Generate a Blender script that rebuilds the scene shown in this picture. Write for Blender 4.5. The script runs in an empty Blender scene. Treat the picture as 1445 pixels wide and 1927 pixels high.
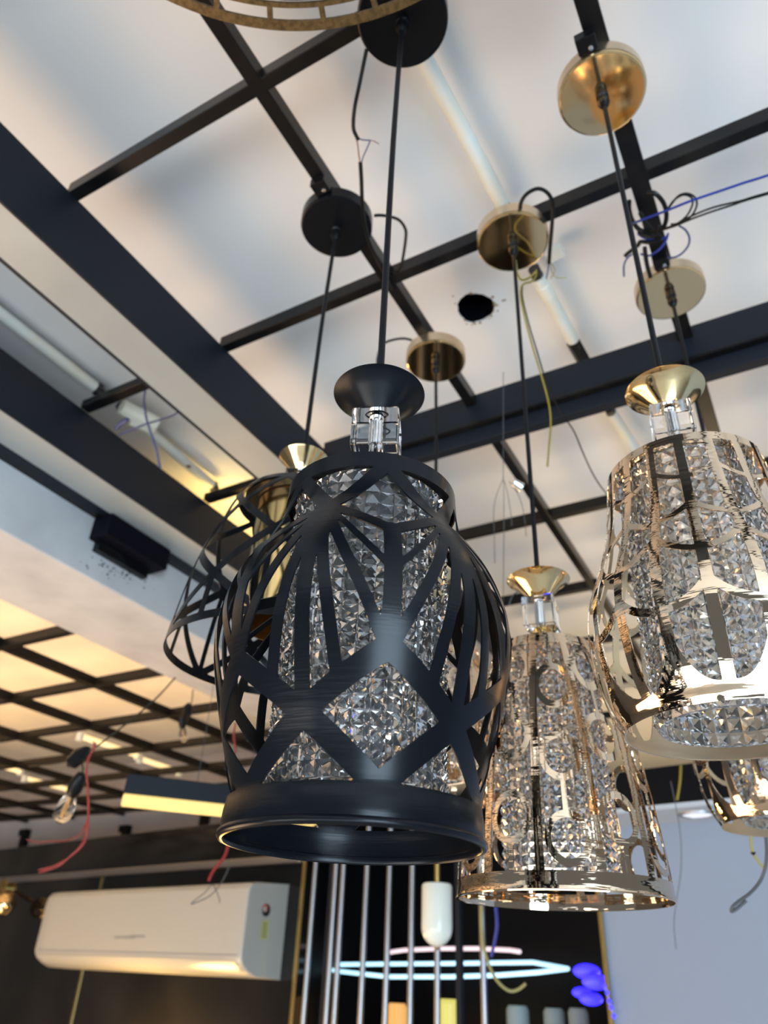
import bpy, bmesh, math, random
import numpy as np
from mathutils import Matrix, Vector
random.seed(4)
PI = math.pi
H = 1.85                      # camera height above the floor; all heights below are relative to the camera
C = bpy.context.scene.collection
F = 1390.0; CX = 722.5; CY = 963.5
RM = np.array([[0.8755738381289195, 0.2285690833039941, 0.4255897415842685],
               [0.48147370079149443, -0.48477196519962706, -0.7301912196148581],
               [0.03941483769261372, 0.8442465966256918, -0.5345036526120299]])
U_, S_, V_ = np.linalg.svd(RM); RM = U_ @ V_

def ray(px, py): return RM @ np.array([px - CX, -(py - CY), -F]) / F
def onz(px, py, z):
    r = ray(px, py); p = r * z / r[2]; return (p[0], p[1], p[2])
def dp(px, py, d):
    p = ray(px, py) * d; return (p[0], p[1], p[2])
# wall frame at the back of the shop (turned ten degrees)
WA = math.radians(10); WU = np.array([math.cos(WA), -math.sin(WA), 0]); WN = np.array([math.sin(WA), math.cos(WA), 0])
WP = float(np.array([-1.847, 2.568, 0]) @ WN)
def onw(px, py, off=0.0):     # a point on the back wall plane, off = metres in front of it
    r = ray(px, py); p = r * (WP - off) / (r @ WN); return (p[0], p[1], p[2])
def wl(along, off, z):        # wall coordinates to a point
    p = WU * along + WN * (WP - off); return (p[0], p[1], z)
def wal(px, py, off=0.0): return float(np.array(onw(px, py, off)) @ WU)

# ------------------------------------------------------------------ materials
def mat(name, col, rough=.5, metal=0., emit=None, es=0., trans=0., ior=1.45, spec=.5, coat=0., noise=0., nscale=8., bump=0., bscale=60., bstretch=None, col2=None, ndetail=3.):
    m = bpy.data.materials.new(name); m.use_nodes = True
    nt = m.node_tree; b = nt.nodes['Principled BSDF']
    b.inputs['Base Color'].default_value = (*col, 1); b.inputs['Roughness'].default_value = rough
    b.inputs['Metallic'].default_value = metal; b.inputs['Specular IOR Level'].default_value = spec
    b.inputs['Transmission Weight'].default_value = trans; b.inputs['IOR'].default_value = ior
    b.inputs['Coat Weight'].default_value = coat
    if emit: b.inputs['Emission Color'].default_value = (*emit, 1); b.inputs['Emission Strength'].default_value = es
    if noise or bump:
        tc = nt.nodes.new('ShaderNodeTexCoord')
        mp = nt.nodes.new('ShaderNodeMapping'); nt.links.new(tc.outputs['Object'], mp.inputs[0])
    if noise:
        n = nt.nodes.new('ShaderNodeTexNoise'); n.inputs['Scale'].default_value = nscale; n.inputs['Detail'].default_value = ndetail
        nt.links.new(tc.outputs['Object'], n.inputs[0])
        mx = nt.nodes.new('ShaderNodeMix'); mx.data_type = 'RGBA'
        c2 = col2 if col2 else tuple(max(0, c * (1 - noise)) for c in col)
        mx.inputs[6].default_value = (*col, 1); mx.inputs[7].default_value = (*c2, 1)
        rp = nt.nodes.new('ShaderNodeValToRGB'); rp.color_ramp.elements[0].position = .42; rp.color_ramp.elements[1].position = .68
        nt.links.new(n.outputs[0], rp.inputs[0]); nt.links.new(rp.outputs[0], mx.inputs[0]); nt.links.new(mx.outputs[2], b.inputs['Base Color'])
    if bump:
        if bstretch: mp.inputs['Scale'].default_value = bstretch
        n = nt.nodes.new('ShaderNodeTexNoise'); n.inputs['Scale'].default_value = bscale; n.inputs['Detail'].default_value = 2
        nt.links.new(mp.outputs[0], n.inputs[0])
        bp = nt.nodes.new('ShaderNodeBump'); bp.inputs['Strength'].default_value = bump; bp.inputs['Distance'].default_value = .002
        nt.links.new(n.outputs[0], bp.inputs['Height']); nt.links.new(bp.outputs[0], b.inputs['Normal'])
    return m
M = {}
M['black'] = mat('satin_black_metal', (.004, .005, .007), .24, 0, spec=.22, bump=.05, bscale=40, bstretch=(1, 1, 14))
M['black_cup'] = mat('satin_black_cup', (.004, .0055, .008), .28, 0, spec=.22)
M['gold'] = mat('polished_rose_gold', (.74, .575, .41), .045, 1, bump=.10, bscale=30, bstretch=(1, 1, 8))
M['gold_cup'] = mat('polished_gold_cup', (.86, .66, .36), .10, 1)
M['gold_plate'] = mat('polished_gold_canopy', (.84, .62, .33), .06, 1)
M['gold_side'] = mat('satin_gold_side', (.78, .62, .44), .30, 1)
M['gold_in'] = mat('satin_gold_inside', (.72, .60, .44), .34, 1)
M['bronze'] = mat('aged_bronze', (.19, .13, .06), .42, .8, noise=.5, nscale=160)
M['acrylic'] = mat('clear_acrylic', (1, 1, 1), .02, 0, trans=1, ior=1.49)
M['crystal'] = mat('clear_faceted_acrylic', (1, 1, 1), .015, 0, trans=.96, ior=1.46)
M['chrome'] = mat('chrome', (.80, .85, .90), .12, 1)
M['cable'] = mat('black_rubber_cable', (.006, .0065, .008), .45, spec=.25)
M['gland'] = mat('black_plastic', (.005, .005, .006), .35, spec=.25)
M['steel'] = mat('black_painted_steel', (.004, .004, .005), .30, 0, spec=.25, noise=.5, nscale=14, col2=(.011, .010, .009))
M['steel2'] = mat('brown_black_steel', (.010, .008, .006), .4, spec=.3)
M['navy'] = mat('matt_navy_black', (.006, .009, .015), .5, spec=.3)
M['ceil'] = mat('white_painted_gypsum', (.84, .83, .815), .85, 0, noise=.06, nscale=1.3)
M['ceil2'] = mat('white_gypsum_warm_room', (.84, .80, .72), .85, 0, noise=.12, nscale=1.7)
M['concrete'] = mat('painted_concrete', (.55, .54, .53), .85, 0, noise=.22, nscale=5, col2=(.43, .42, .42))
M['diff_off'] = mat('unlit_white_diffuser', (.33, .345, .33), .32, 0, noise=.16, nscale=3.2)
M['tube'] = mat('white_tube_plastic', (.74, .77, .72), .5, 0, noise=.16, nscale=12, col2=(.76, .74, .62))
M['tube_cap'] = mat('dark_socket', (.02, .018, .02), .4)
M['tape'] = mat('yellowed_wrapping', (.80, .80, .68), .55)
M['rust'] = mat('brown_stain', (.22, .10, .06), .7)
M['warm_led'] = mat('warm_tube_lit', (1, .85, .6), .4, 0, (1.0, .74, .30), 1.0)
M['cove'] = mat('warm_cove_strip_lit', (1, .85, .6), .4, 0, (1.0, .56, .19), 32)
M['warm_led2'] = mat('warm_gap_tube_lit', (1, .85, .6), .4, 0, (1.0, .66, .20), 40)
M['warm_lin'] = mat('warm_linear_diffuser', (.30, .22, .08), .4, 0, (1.0, .73, .24), 1.1)
M['wall_black'] = mat('black_gloss_panel', (.007, .0065, .006), .08, 0, spec=.55, noise=.5, nscale=2.2, col2=(.020, .018, .016))
M['wall_white'] = mat('pale_blue_white_wall_paint', (.25, .29, .365), .8)
M['wall_grey'] = mat('grey_wall_paint', (.30, .29, .28), .8)
M['dark'] = mat('dark_recess', (.004, .004, .005), .35, spec=.2)
M['void'] = mat('ceiling_void', (.003, .003, .006), .6, spec=.1)
M['floor'] = mat('pale_floor_tile', (.55, .54, .52), .25, 0, noise=.12, nscale=1.2)
M['trim_gold'] = mat('brushed_gold_trim', (.70, .47, .16), .25, 1)
M['silver'] = mat('satin_aluminium', (.42, .41, .42), .40, 1)
M['ac'] = mat('white_abs_plastic', (.41, .40, .36), .22, 0, spec=.5)
M['ac_dark'] = mat('grey_print', (.30, .29, .28), .5)
M['sticker_y'] = mat('yellow_green_label', (.45, .44, .16), .5)
M['red_ink'] = mat('red_print', (.45, .06, .04), .5)
M['ink'] = mat('black_print', (.01, .01, .01), .5)
M['wire_black'] = mat('black_wire', (.006, .0065, .0065), .4, spec=.25)
M['wire_blue'] = mat('blue_wire', (.010, .030, .24), .4)
M['wire_bluegrey'] = mat('slate_blue_wire', (.05, .065, .17), .45)
M['wire_brown'] = mat('brown_wire', (.25, .09, .06), .45)
M['wire_yellow'] = mat('yellow_wire', (.22, .17, .015), .4)
M['wire_olive'] = mat('olive_wire', (.30, .26, .10), .45)
M['wire_dark'] = mat('dark_brown_cable', (.035, .028, .014), .45, spec=.3)
M['wire_red'] = mat('red_wire', (.24, .022, .02), .35)
M['wire_grey'] = mat('grey_cord', (.07, .075, .08), .4)
M['clear'] = mat('clear_nylon', (.75, .77, .78), .2, 0, trans=.6)
M['white_glass'] = mat('opal_white_glass', (.72, .74, .66), .15, 0, spec=.5)
M['reflect_blue'] = mat('ice_blue_led_reflection', (.6, .9, 1), .4, 0, (.42, .78, 1.0), 1.4)
M['reflect_pink'] = mat('soft_pink_led_reflection', (1, .8, .85), .4, 0, (.9, .68, .72), .85)
M['led_deep'] = mat('deep_blue_led', (.1, .1, 1), .4, 0, (.02, .01, 1.0), 2.6)
M['lamp_orange'] = mat('orange_lamp_glass', (.3, .18, .06), .4, 0, (1.0, .50, .14), .85)
M['lamp_yellow'] = mat('yellow_lamp_glass', (.25, .25, .08), .4, 0, (.85, .75, .16), .8)
M['pale_reflection'] = mat('pale_grey_green_reflection', (.30, .36, .36), .3)  # colour of a dim reflection, put on solid cylinders
M['copper'] = mat('copper_reflector', (.75, .36, .20), .25, 1)
M['copper_glow'] = mat('copper_lamp_glow', (1, .5, .3), .4, 0, (1, .45, .22), 1.4)
M['down_white'] = mat('white_downlight_lens', (.9, .92, .95), .3, 0, (.8, .88, 1), .55)
M['bulb_glass'] = mat('clear_bulb_glass', (1, 1, 1), .02, 0, trans=1, ior=1.25)
M['filament'] = mat('orange_filament', (1, .6, .2), .4, 0, (1, .55, .2), .5)
M['gold_lamp_in'] = mat('amber_gold_drum', (.80, .58, .26), .16, 1)

# ------------------------------------------------------------------ mesh builder
ORG = {}
class MB:
    def __init__(s): s.v = []; s.f = []
    def add(s, vs, fs):
        o = len(s.v); s.v += [tuple(map(float, p)) for p in vs]; s.f += [tuple(i + o for i in q) for q in fs]; return s
    def box(s, x0, x1, y0, y1, z0, z1):
        v = [(x0, y0, z0), (x1, y0, z0), (x1, y1, z0), (x0, y1, z0), (x0, y0, z1), (x1, y0, z1), (x1, y1, z1), (x0, y1, z1)]
        return s.add(v, [(3, 2, 1, 0), (4, 5, 6, 7), (0, 1, 5, 4), (1, 2, 6, 5), (2, 3, 7, 6), (3, 0, 4, 7)])
    def wbox(s, a0, a1, o0, o1, z0, z1):     # box in wall coordinates (along, in front, height)
        v = [wl(a, o, z) for z in (z0, z1) for a, o in ((a0, o1), (a1, o1), (a1, o0), (a0, o0))]
        return s.add(v, [(3, 2, 1, 0), (4, 5, 6, 7), (0, 1, 5, 4), (1, 2, 6, 5), (2, 3, 7, 6), (3, 0, 4, 7)])
    def beam(s, p, q, w, h, up=(0, 0, 1)):   # rectangular bar between two points; w sideways, h along up
        p = Vector(p); q = Vector(q); d = (q - p).normalized(); u = Vector(up); sd = d.cross(u).normalized(); u = sd.cross(d).normalized()
        v = []
        for c in (p, q):
            for a, b in ((-1, -1), (1, -1), (1, 1), (-1, 1)): v.append(c + sd * (a * w / 2) + u * (b * h / 2))
        return s.add(v, [(0, 1, 2, 3), (7, 6, 5, 4), (0, 4, 5, 1), (1, 5, 6, 2), (2, 6, 7, 3), (3, 7, 4, 0)])
    def tube(s, pts, r, n=8, sub=6, r1=None, smooth=True):
        P = [Vector(p) for p in pts]
        if smooth and len(P) > 2:
            Q = []
            for i in range(len(P) - 1):
                p0 = P[max(i - 1, 0)]; p1 = P[i]; p2 = P[i + 1]; p3 = P[min(i + 2, len(P) - 1)]
                for k in range(sub):
                    t = k / sub
                    Q.append(.5 * ((2 * p1) + (p2 - p0) * t + (2 * p0 - 5 * p1 + 4 * p2 - p3) * t * t + (3 * p1 - p0 - 3 * p2 + p3) * t ** 3))
            Q.append(P[-1]); P = Q
        ref = None; v = []; f = []
        for i, p in enumerate(P):
            d = (P[min(i + 1, len(P) - 1)] - P[max(i - 1, 0)]).normalized()
            if ref is None:
                ref = Vector((0, 0, 1)) if abs(d.z) < .9 else Vector((1, 0, 0))
            a = (ref - d * ref.dot(d)).normalized(); b = d.cross(a); ref = a
            rr = r if r1 is None else r + (r1 - r) * i / (len(P) - 1)
            for k in range(n):
                t = 2 * PI * k / n; v.append(p + a * (rr * math.cos(t)) + b * (rr * math.sin(t)))
        for i in range(len(P) - 1):
            for k in range(n):
                f.append((i * n + k, i * n + (k + 1) % n, (i + 1) * n + (k + 1) % n, (i + 1) * n + k))
        f.append(tuple(range(n))[::-1]); f.append(tuple((len(P) - 1) * n + k for k in range(n)))
        return s.add(v, f)
    def lathe(s, prof, c=(0, 0, 0), n=48, axis=None, closed=False):   # prof = (r, z)
        v = []; f = []; m = len(prof)
        B = Matrix.Identity(3)
        if axis is not None: B = Vector((0, 0, 1)).rotation_difference(Vector(axis)).to_matrix()
        for r, z in prof:
            for k in range(n):
                t = 2 * PI * k / n; q = B @ Vector((max(r, 1e-5) * math.cos(t), max(r, 1e-5) * math.sin(t), z)); v.append((q.x + c[0], q.y + c[1], q.z + c[2]))
        for i in range(m - 1 + (1 if closed else 0)):
            j = (i + 1) % m
            for k in range(n): f.append((i * n + k, i * n + (k + 1) % n, j * n + (k + 1) % n, j * n + k))
        return s.add(v, f)
    def cyl(s, p, q, r, n=20):
        return s.tube([p, q], r, n, smooth=False)
    def build(s, name, m, parent=None, smooth=True, angle=35, bevel=0, recalc=True):
        if parent is not None and parent in ORG: o = ORG[parent]
        else: 
            a = np.array(s.v); o = tuple((a.min(0) + a.max(0)) / 2)
        if parent is None: o = (o[0], o[1], min(p[2] for p in s.v))
        me = bpy.data.meshes.new(name)
        me.from_pydata([(p[0] - o[0], p[1] - o[1], p[2] - o[2]) for p in s.v], [], s.f)
        if recalc:
            bm = bmesh.new(); bm.from_mesh(me); bmesh.ops.recalc_face_normals(bm, faces=bm.faces); bm.to_mesh(me); bm.free()
        if smooth:
            me.polygons.foreach_set('use_smooth', [True] * len(me.polygons)); me.set_sharp_from_angle(angle=math.radians(angle))
        me.materials.append(m)
        ob = bpy.data.objects.new(name, me); C.objects.link(ob)
        if parent is None: ob.location = (o[0], o[1], o[2] + H)
        else: ob.parent = parent
        ORG[ob] = o
        if bevel:
            md = ob.modifiers.new('bevel', 'BEVEL'); md.width = bevel; md.segments = 2; md.limit_method = 'ANGLE'
        return ob
def tag(o, label, cat, group=None, kind=None):
    o['label'] = label; o['category'] = cat
    if group: o['group'] = group
    if kind: o['kind'] = kind
    return o
def structure(o): o['kind'] = 'structure'; return o
def thing(name, loc, label, cat, group=None):
    o = bpy.data.objects.new(name, None); C.objects.link(o); o.location = (loc[0], loc[1], loc[2] + H); o.empty_display_size = .05
    ORG[o] = tuple(loc); return tag(o, label, cat, group)
def copy_tree(o, parent=None):
    c = o.copy(); C.objects.link(c); c.parent = parent
    for ch in list(o.children): copy_tree(ch, c)
    return c

# ------------------------------------------------------------------ cut sheets of revolution
def seg_d(X, Y, pts):
    d = np.full(X.shape, 9.)
    for (x0, y0), (x1, y1) in zip(pts[:-1], pts[1:]):
        dx, dy = x1 - x0, y1 - y0; L = dx * dx + dy * dy + 1e-12
        t = np.clip(((X - x0) * dx + (Y - y0) * dy) / L, 0, 1)
        d = np.minimum(d, np.hypot(X - x0 - t * dx, Y - y0 - t * dy))
    return d
class Sheet:
    def __init__(s, prof, nth, nz, period):
        hs, rs = zip(*sorted(prof)); s.hs = np.array(hs); s.rs = np.array(rs)
        s.z = np.linspace(hs[0], hs[-1], nz + 1); s.nth = nth; s.nz = nz; s.period = period
        s.r = s.R(s.z)
        ds = np.hypot(np.diff(s.z), np.diff(s.r)); s.s = np.concatenate([[0], np.cumsum(ds)])
        th = np.arange(nth) * 360. / nth
        a = np.abs((th + period / 2) % period - period / 2)      # folded angle
        s.th = th; s.A, s.Z = np.meshgrid(a, s.z); s.RR = np.repeat(s.r[:, None], nth, 1); s.SS = np.repeat(s.s[:, None], nth, 1)
        s.X = np.radians(s.A) * s.RR; s.f = np.full(s.X.shape, -9.)
    def R(s, h):
        # smooth profile: monotone-ish cubic through the table
        h = np.asarray(h, float); hs, rs = s.hs, s.rs
        m = np.gradient(rs, hs); i = np.clip(np.searchsorted(hs, h) - 1, 0, len(hs) - 2)
        w = hs[i + 1] - hs[i]; t = np.clip((h - hs[i]) / w, 0, 1)
        return (2*t**3-3*t**2+1)*rs[i] + (t**3-2*t**2+t)*w*m[i] + (-2*t**3+3*t**2)*rs[i+1] + (t**3-t**2)*w*m[i+1]
    def sz(s, h): return np.interp(h, s.z, s.s)
    def band(s, h0, h1): s.f = np.maximum(s.f, np.minimum(s.SS - s.sz(h0), s.sz(h1) - s.SS)); return s
    def poly(s, pts, w):      # pts (angle, height), full width w; reflected about both fold lines
        n = 14; P = []
        for (a0, h0), (a1, h1) in zip(pts[:-1], pts[1:]):
            for k in range(n): t = k / n; P.append((a0 + (a1 - a0) * t, h0 + (h1 - h0) * t))
        P.append(pts[-1])
        for fn in (lambda a: a, lambda a: -a, lambda a: s.period - a):
            Q = [(math.radians(fn(a)) * float(s.R(h)), float(s.sz(h))) for a, h in P]
            s.f = np.maximum(s.f, w / 2 - seg_d(s.X, s.SS, Q))
        return s
    def strip(s, a, h0, h1, w0, w1=None):
        w1 = w0 if w1 is None else w1
        t = np.clip((s.Z - h0) / (h1 - h0), 0, 1); w = w0 + (w1 - w0) * t
        g = np.minimum(w / 2 - np.abs(np.radians(s.A - a)) * s.RR, np.minimum(s.SS - s.sz(h0), s.sz(h1) - s.SS))
        s.f = np.maximum(s.f, g); return s
    def ring(s, a, h, ra, rz, w, rr=None):
        Rl = float(s.R(h)) if rr is None else rr
        d = np.hypot(np.radians(s.A - a) * s.RR / ra, (s.SS - s.sz(h)) / rz)
        s.f = np.maximum(s.f, w / 2 - np.abs(d - 1) * min(ra, rz)); return s
    def mesh(s, mb, c, rot, thick):
        nth, nz = s.nth, s.nz; vid = {}; V = []; Nn = []; faces = []
        f = s.f
        dr = np.gradient(s.r, s.z)
        def put(key, i, j):       # i row (height) float, j column float
            if key in vid: return vid[key]
            i0 = min(int(i), nz - 1); t = i - i0
            z = s.z[i0] + (s.z[i0 + 1] - s.z[i0]) * t; r = s.r[i0] + (s.r[i0 + 1] - s.r[i0]) * t; g = dr[i0] + (dr[i0 + 1] - dr[i0]) * t
            a = math.radians(j * 360. / nth + rot); ca, sa = math.sin(a), -math.cos(a)
            L = math.hypot(1, g); n = (ca / L, sa / L, -g / L)
            vid[key] = len(V); V.append((c[0] + r * ca, c[1] + r * sa, z)); Nn.append(n); return vid[key]
        edge_count = {}
        for i in range(nz):
            for j in range(nth):
                j1 = (j + 1) % nth
                cs = [(i, j, j), (i, j1, j + 1), (i + 1, j1, j + 1), (i + 1, j, j)]
                vals = [f[q[0], q[1]] for q in cs]
                if max(vals) < 0: continue
                out = []
                for k in range(4):
                    a, b = cs[k], cs[(k + 1) % 4]; va, vb = vals[k], vals[(k + 1) % 4]
                    if va >= 0: out.append(put((a[0], a[1]), a[0], a[2]))
                    if (va >= 0) != (vb >= 0):
                        t = va / (va - vb); t = min(max(t, .02), .98)
                        key = tuple(sorted(((a[0], a[1]), (b[0], b[1]))))
                        out.append(put(key, a[0] + (b[0] - a[0]) * t, a[2] + (b[2] - a[2]) * t))
                if len(out) >= 3: faces.append(tuple(out))
        for q in faces:
            for k in range(len(q)):
                e = (q[k], q[(k + 1) % len(q)]); edge_count[e] = edge_count.get(e, 0) + 1
        n = len(V); h = thick / 2; s.nfaces = len(faces)
        vs = [(v[0] + a[0] * h, v[1] + a[1] * h, v[2] + a[2] * h) for v, a in zip(V, Nn)] + [(v[0] - a[0] * h, v[1] - a[1] * h, v[2] - a[2] * h) for v, a in zip(V, Nn)]
        fs = list(faces) + [tuple(x + n for x in q[::-1]) for q in faces]
        for (a, b) in edge_count:
            if (b, a) not in edge_count: fs.append((b, a, a + n, b + n))
        mb.add(vs, fs); return mb

def crystal_mesh(c, R, z0, z1, n=40, rows=24, hgt=.0034, wall=.0045, rot=0.):
    """faceted acrylic cylinder: rows of little pyramids outside, smooth bore inside"""
    mb = MB(); v = []; f = []
    dz = (z1 - z0) / rows
    for i in range(rows + 1):
        for k in range(n):
            t = 2 * PI * k / n + rot; v.append((c[0] + R * math.cos(t), c[1] + R * math.sin(t), z0 + dz * i))
    def V(i, k): return i * n + k % n
    for i in range(rows):
        for k in range(n):
            t = 2 * PI * (k + .5) / n + rot; rr = R + hgt
            v.append((c[0] + rr * math.cos(t), c[1] + rr * math.sin(t), z0 + dz * (i + .5))); a = len(v) - 1
            q = (V(i, k), V(i, k + 1), V(i + 1, k + 1), V(i + 1, k))
            for m_ in range(4): f.append((q[m_], q[(m_ + 1) % 4], a))
    b0 = len(v); ri = R - wall
    for i in (0, 1):
        for k in range(n):
            t = 2 * PI * k / n + rot; v.append((c[0] + ri * math.cos(t), c[1] + ri * math.sin(t), z0 if i == 0 else z1))
    for k in range(n):
        k1 = (k + 1) % n
        f.append((b0 + k1, b0 + k, b0 + n + k, b0 + n + k1))
        f.append((k1, k, b0 + k, b0 + k1))
        f.append((V(rows, k), V(rows, k + 1), b0 + n + k1, b0 + n + k))
    mb.add(v, f); return mb

# ------------------------------------------------------------------ pendants
ZK = 1.05; ZG = 1.075; ZC = 1.20
def canopy_parts(t, x, y, black, strap=None):
    b = MB(); R = .0592
    b.lathe([(0, ZG - .001), (R - .002, ZG - .001), (R, ZG - .001), (R, ZG - .003), (R, ZK + .004), (R, ZK + .0025), (R - .0008, ZK + .0008), (R - .0030, ZK), (R - .0036, ZK), (R - .006, ZK), (0, ZK)], (x, y, 0), 72)
    cp = b.build('canopy', M['black'] if black else M['gold_plate'], t, angle=30)
    if not black:
        s = MB(); s.lathe([(R + .0005, ZG - .001), (R + .0005, ZK + .004)], (x, y, 0), 72)
        s.lathe([(R - .0003, ZG - .001), (R - .0003, ZK + .004)], (x, y, 0), 72); s.build('canopy_rim', M['gold_side'], cp)
    g = MB(); g.lathe([(0, ZK), (.0085, ZK), (.0085, ZK - .006), (.006, ZK - .008), (.0075, ZK - .010), (.0085, ZK - .018), (.006, ZK - .026), (.0036, ZK - .030), (0, ZK - .030)], (x, y, 0), 20)
    g.build('cable_gland', M['gland'], cp)
    if strap is not None:
        q = MB(); q.box(x + strap - .013, x + strap + .013, y - .082, y - .0598, ZK + .006, ZG - .0007)
        sp = q.build('mounting_strap', M['steel'], t, smooth=False, bevel=.0015)
        q = MB(); q.lathe([(.0036, .0), (.0032, -.0016), (0, -.0022)], (x + strap + .004, y - .066, ZK + .0058), 12); q.build('screw', M['chrome'], sp)
    return cp
def pendant_top(t, kx, ky, bx, by, zc, black_cup, cup_r=.038, cube_rot=.2, bend=0.0):
    """cable, funnel cup and acrylic block; zc = height of the cup rim"""
    mx = (kx + bx) / 2 + bend
    w = MB(); w.tube([(kx, ky, ZK - .02), (kx * .8 + bx * .2 + bend * .7, ky * .8 + by * .2, ZK - .02 - (ZK - zc) * .2), (mx, (ky + by) / 2, (ZK + zc) / 2), (bx, by, zc + .02), (bx, by, zc - .018)], .0031, 10, 8)
    w.build('cable', M['cable'], t)
    prof = [(.0085, -.0285), (.0100, -.0270), (.0135, -.0225), (.019, -.0165), (.026, -.0090), (.033, -.0022), (cup_r, 0), (cup_r - .001, .0004), (.0315, -.0022), (.0245, -.0085), (.0175, -.0155), (.012, -.021), (0, -.0225)]
    c = MB(); c.lathe([(r * cup_r / .038 if r > .012 else r, z + zc) for r, z in prof], (bx, by, 0), 64)
    c.build('funnel_cup', M['black_cup'] if black_cup else M['gold_cup'], t, angle=50)
    k = MB(); s = .0185; z1 = zc - .0275; z0 = z1 - .037
    ca, sa = math.cos(cube_rot), math.sin(cube_rot); o = []
    for z in (z0, z1):
        for a, b in ((-s, -s), (s, -s), (s, s), (-s, s)): o.append((bx + a * ca - b * sa, by + a * sa + b * ca, z))
    k.add(o, [(3, 2, 1, 0), (4, 5, 6, 7), (0, 1, 5, 4), (1, 2, 6, 5), (2, 3, 7, 6), (3, 0, 4, 7)])
    blk = k.build('acrylic_block', M['acrylic'], t, smooth=False, bevel=.0015)
    r = MB(); r.cyl((bx, by, z0 + .0004), (bx, by, z1 - .0004), .0058, 20); r.build('chrome_rod', M['chrome'], blk)
    return z0
def cap_disc(t, name, bx, by, z, R, m, th=.003):
    b = MB(); b.lathe([(0, z + th), (R, z + th), (R, z), (0, z)], (bx, by, 0), 64); return b.build(name, m, t)

# --- black lamp in front, cut in a fan and lattice pattern
kx, ky, _ = onz(757, 40, ZK); bx, by = -.2446, .4009
t = thing('pendant_lamp', (kx, ky, ZG), 'large black pendant lamp in front with fan and lattice cut shade around faceted crystal', 'pendant lamp')
canopy_parts(t, kx, ky, True); z0 = pendant_top(t, kx, ky, bx + .001, by, .4113, True, cube_rot=.42, bend=-.002)
off = math.degrees(math.atan2(-bx, -by)) ; FACE = lambda x, y: math.degrees(math.atan2(-x, y))   # turn so angle 0 looks at the camera side
def face_rot(x, y): return math.degrees(math.atan2(0 - x, y))      # direction towards the camera measured from -y
sh = Sheet([(.0675, .0765), (.0715, .0768), (.0775, .0765), (.086, .0755), (.097, .0772), (.108, .0797), (.125, .0848), (.141, .0893), (.157, .0934), (.172, .0965), (.190, .0977), (.208, .0955), (.224, .0908), (.238, .0845), (.250, .0775), (.262, .0702), (.271, .0660), (.280, .0640), (.290, .0630), (.306, .0622)], 720, 230, 60)
sh.band(.0675, .0855).band(.2935, .306)
sh.poly([(0, .2965), (30, .256)], .0100).poly([(30, .256), (0, .2295)], .0085).poly([(0, .231), (0, .150)], .0108)
sh.poly([(30, .256), (0, .198)], .0042).poly([(30, .256), (3.0, .159)], .0070).poly([(30, .256), (17.5, .139)], .0072).poly([(30, .258), (30, .118)], .0088)
sh.poly([(0, .1535), (30, .119)], .0136).poly([(30, .119), (0, .0835)], .0128)
b = MB(); sh.mesh(b, (bx, by), face_rot(bx, by) + 8.5, .0011)
shade = b.build('shade', M['black'], t, angle=40, recalc=False)
b = MB(); b.lathe([(.0765, .0695), (.0785, .0680), (.0790, .0662), (.0780, .0646), (.0755, .0642), (.0745, .0655), (.0750, .0690)], (bx, by, 0), 96, closed=True)
b.build('rolled_rim', M['black'], shade, angle=60)
cap_disc(t, 'shade_top_plate', bx, by, .2985, .0618, M['black'])
crystal_mesh((bx, by), .0538, .0925, .298, 34, 22).build('faceted_diffuser', M['crystal'], t, smooth=False)

# --- gold lamp with rings and bars
def ring_lamp(kpx, bx, by, label, cat, group=None, dz=0.):
    kx, ky, _ = onz(*kpx, ZK)
    t = thing('pendant_lamp', (kx, ky, ZG), label, cat, group)
    canopy_parts(t, kx, ky, False); pendant_top(t, kx, ky, bx, by, .4183, False, cube_rot=.1, bend=.0)
    sh = Sheet([(.0715, .1030), (.0740, .1026), (.084, .1020), (.1163, .0997), (.140, .0973), (.167, .0940), (.195, .0898), (.222, .0850), (.250, .0795), (.275, .0733), (.295, .0672), (.312, .0610), (.3262, .0556)], 720, 200, 60)
    sh.band(.0715, .0862).band(.3135, .3262)
    sh.strip(15, .08, .32, .0082, .0070)
    for a, rows in ((0, ((.2605, .0165, .0225), (.1862, .0172, .0205), (.1125, .0176, .0205))), (30, ((.2825, .0130, .0215), (.2085, .0165, .0215), (.1320, .0180, .0208)))):
        for h, ra, rz in rows: sh.ring(a, h, ra, rz, .0056)
        zs = [h for h, _, _ in rows]
        if a == 0: sh.strip(0, zs[0] + .018, .32, .0042).strip(0, zs[2] + .019, zs[1] - .020, .0046)
        else: sh.strip(30, zs[1] + .019, zs[0] - .019, .0032).strip(30, .083, zs[2] - .0195, .0042)
    # short bridges from the middle rings to the bars
    sh.poly([(9.5, .1862), (15, .1862)], .0050).poly([(20.5, .2085), (15, .2085)], .0050)
    b = MB(); sh.mesh(b, (bx, by), face_rot(bx, by) + 4.7, .0010)
    shade = b.build('shade', M['gold'], t, angle=40, recalc=False)
    b = MB(); b.lathe([(.1030, .0722), (.1042, .0714), (.1038, .0702), (.1018, .0704), (.1016, .0718)], (bx, by, 0), 96, closed=True); b.build('rolled_rim', M['gold'], shade, angle=60)
    cap_disc(t, 'shade_top_plate', bx, by, .3235, .0552, M['gold'])
    b = MB(); b.lathe([(0, .3535), (.010, .3535), (.016, .345), (.017, .3265), (0, .3265)], (bx, by, 0), 40); b.build('collar', M['gold_cup'], t)
    crystal_mesh((bx, by), .0545, .0965, .319, 34, 22).build('faceted_diffuser', M['crystal'], t, smooth=False)
    return t
mid = ring_lamp((965, 458), -.2379, .7885, 'gold pendant lamp with ring and bar cut shade, hanging right of the large black lamp', 'pendant lamp')
kx4, ky4, _ = onz(820, 682, ZK); k2 = onz(965, 458, ZK)
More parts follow.
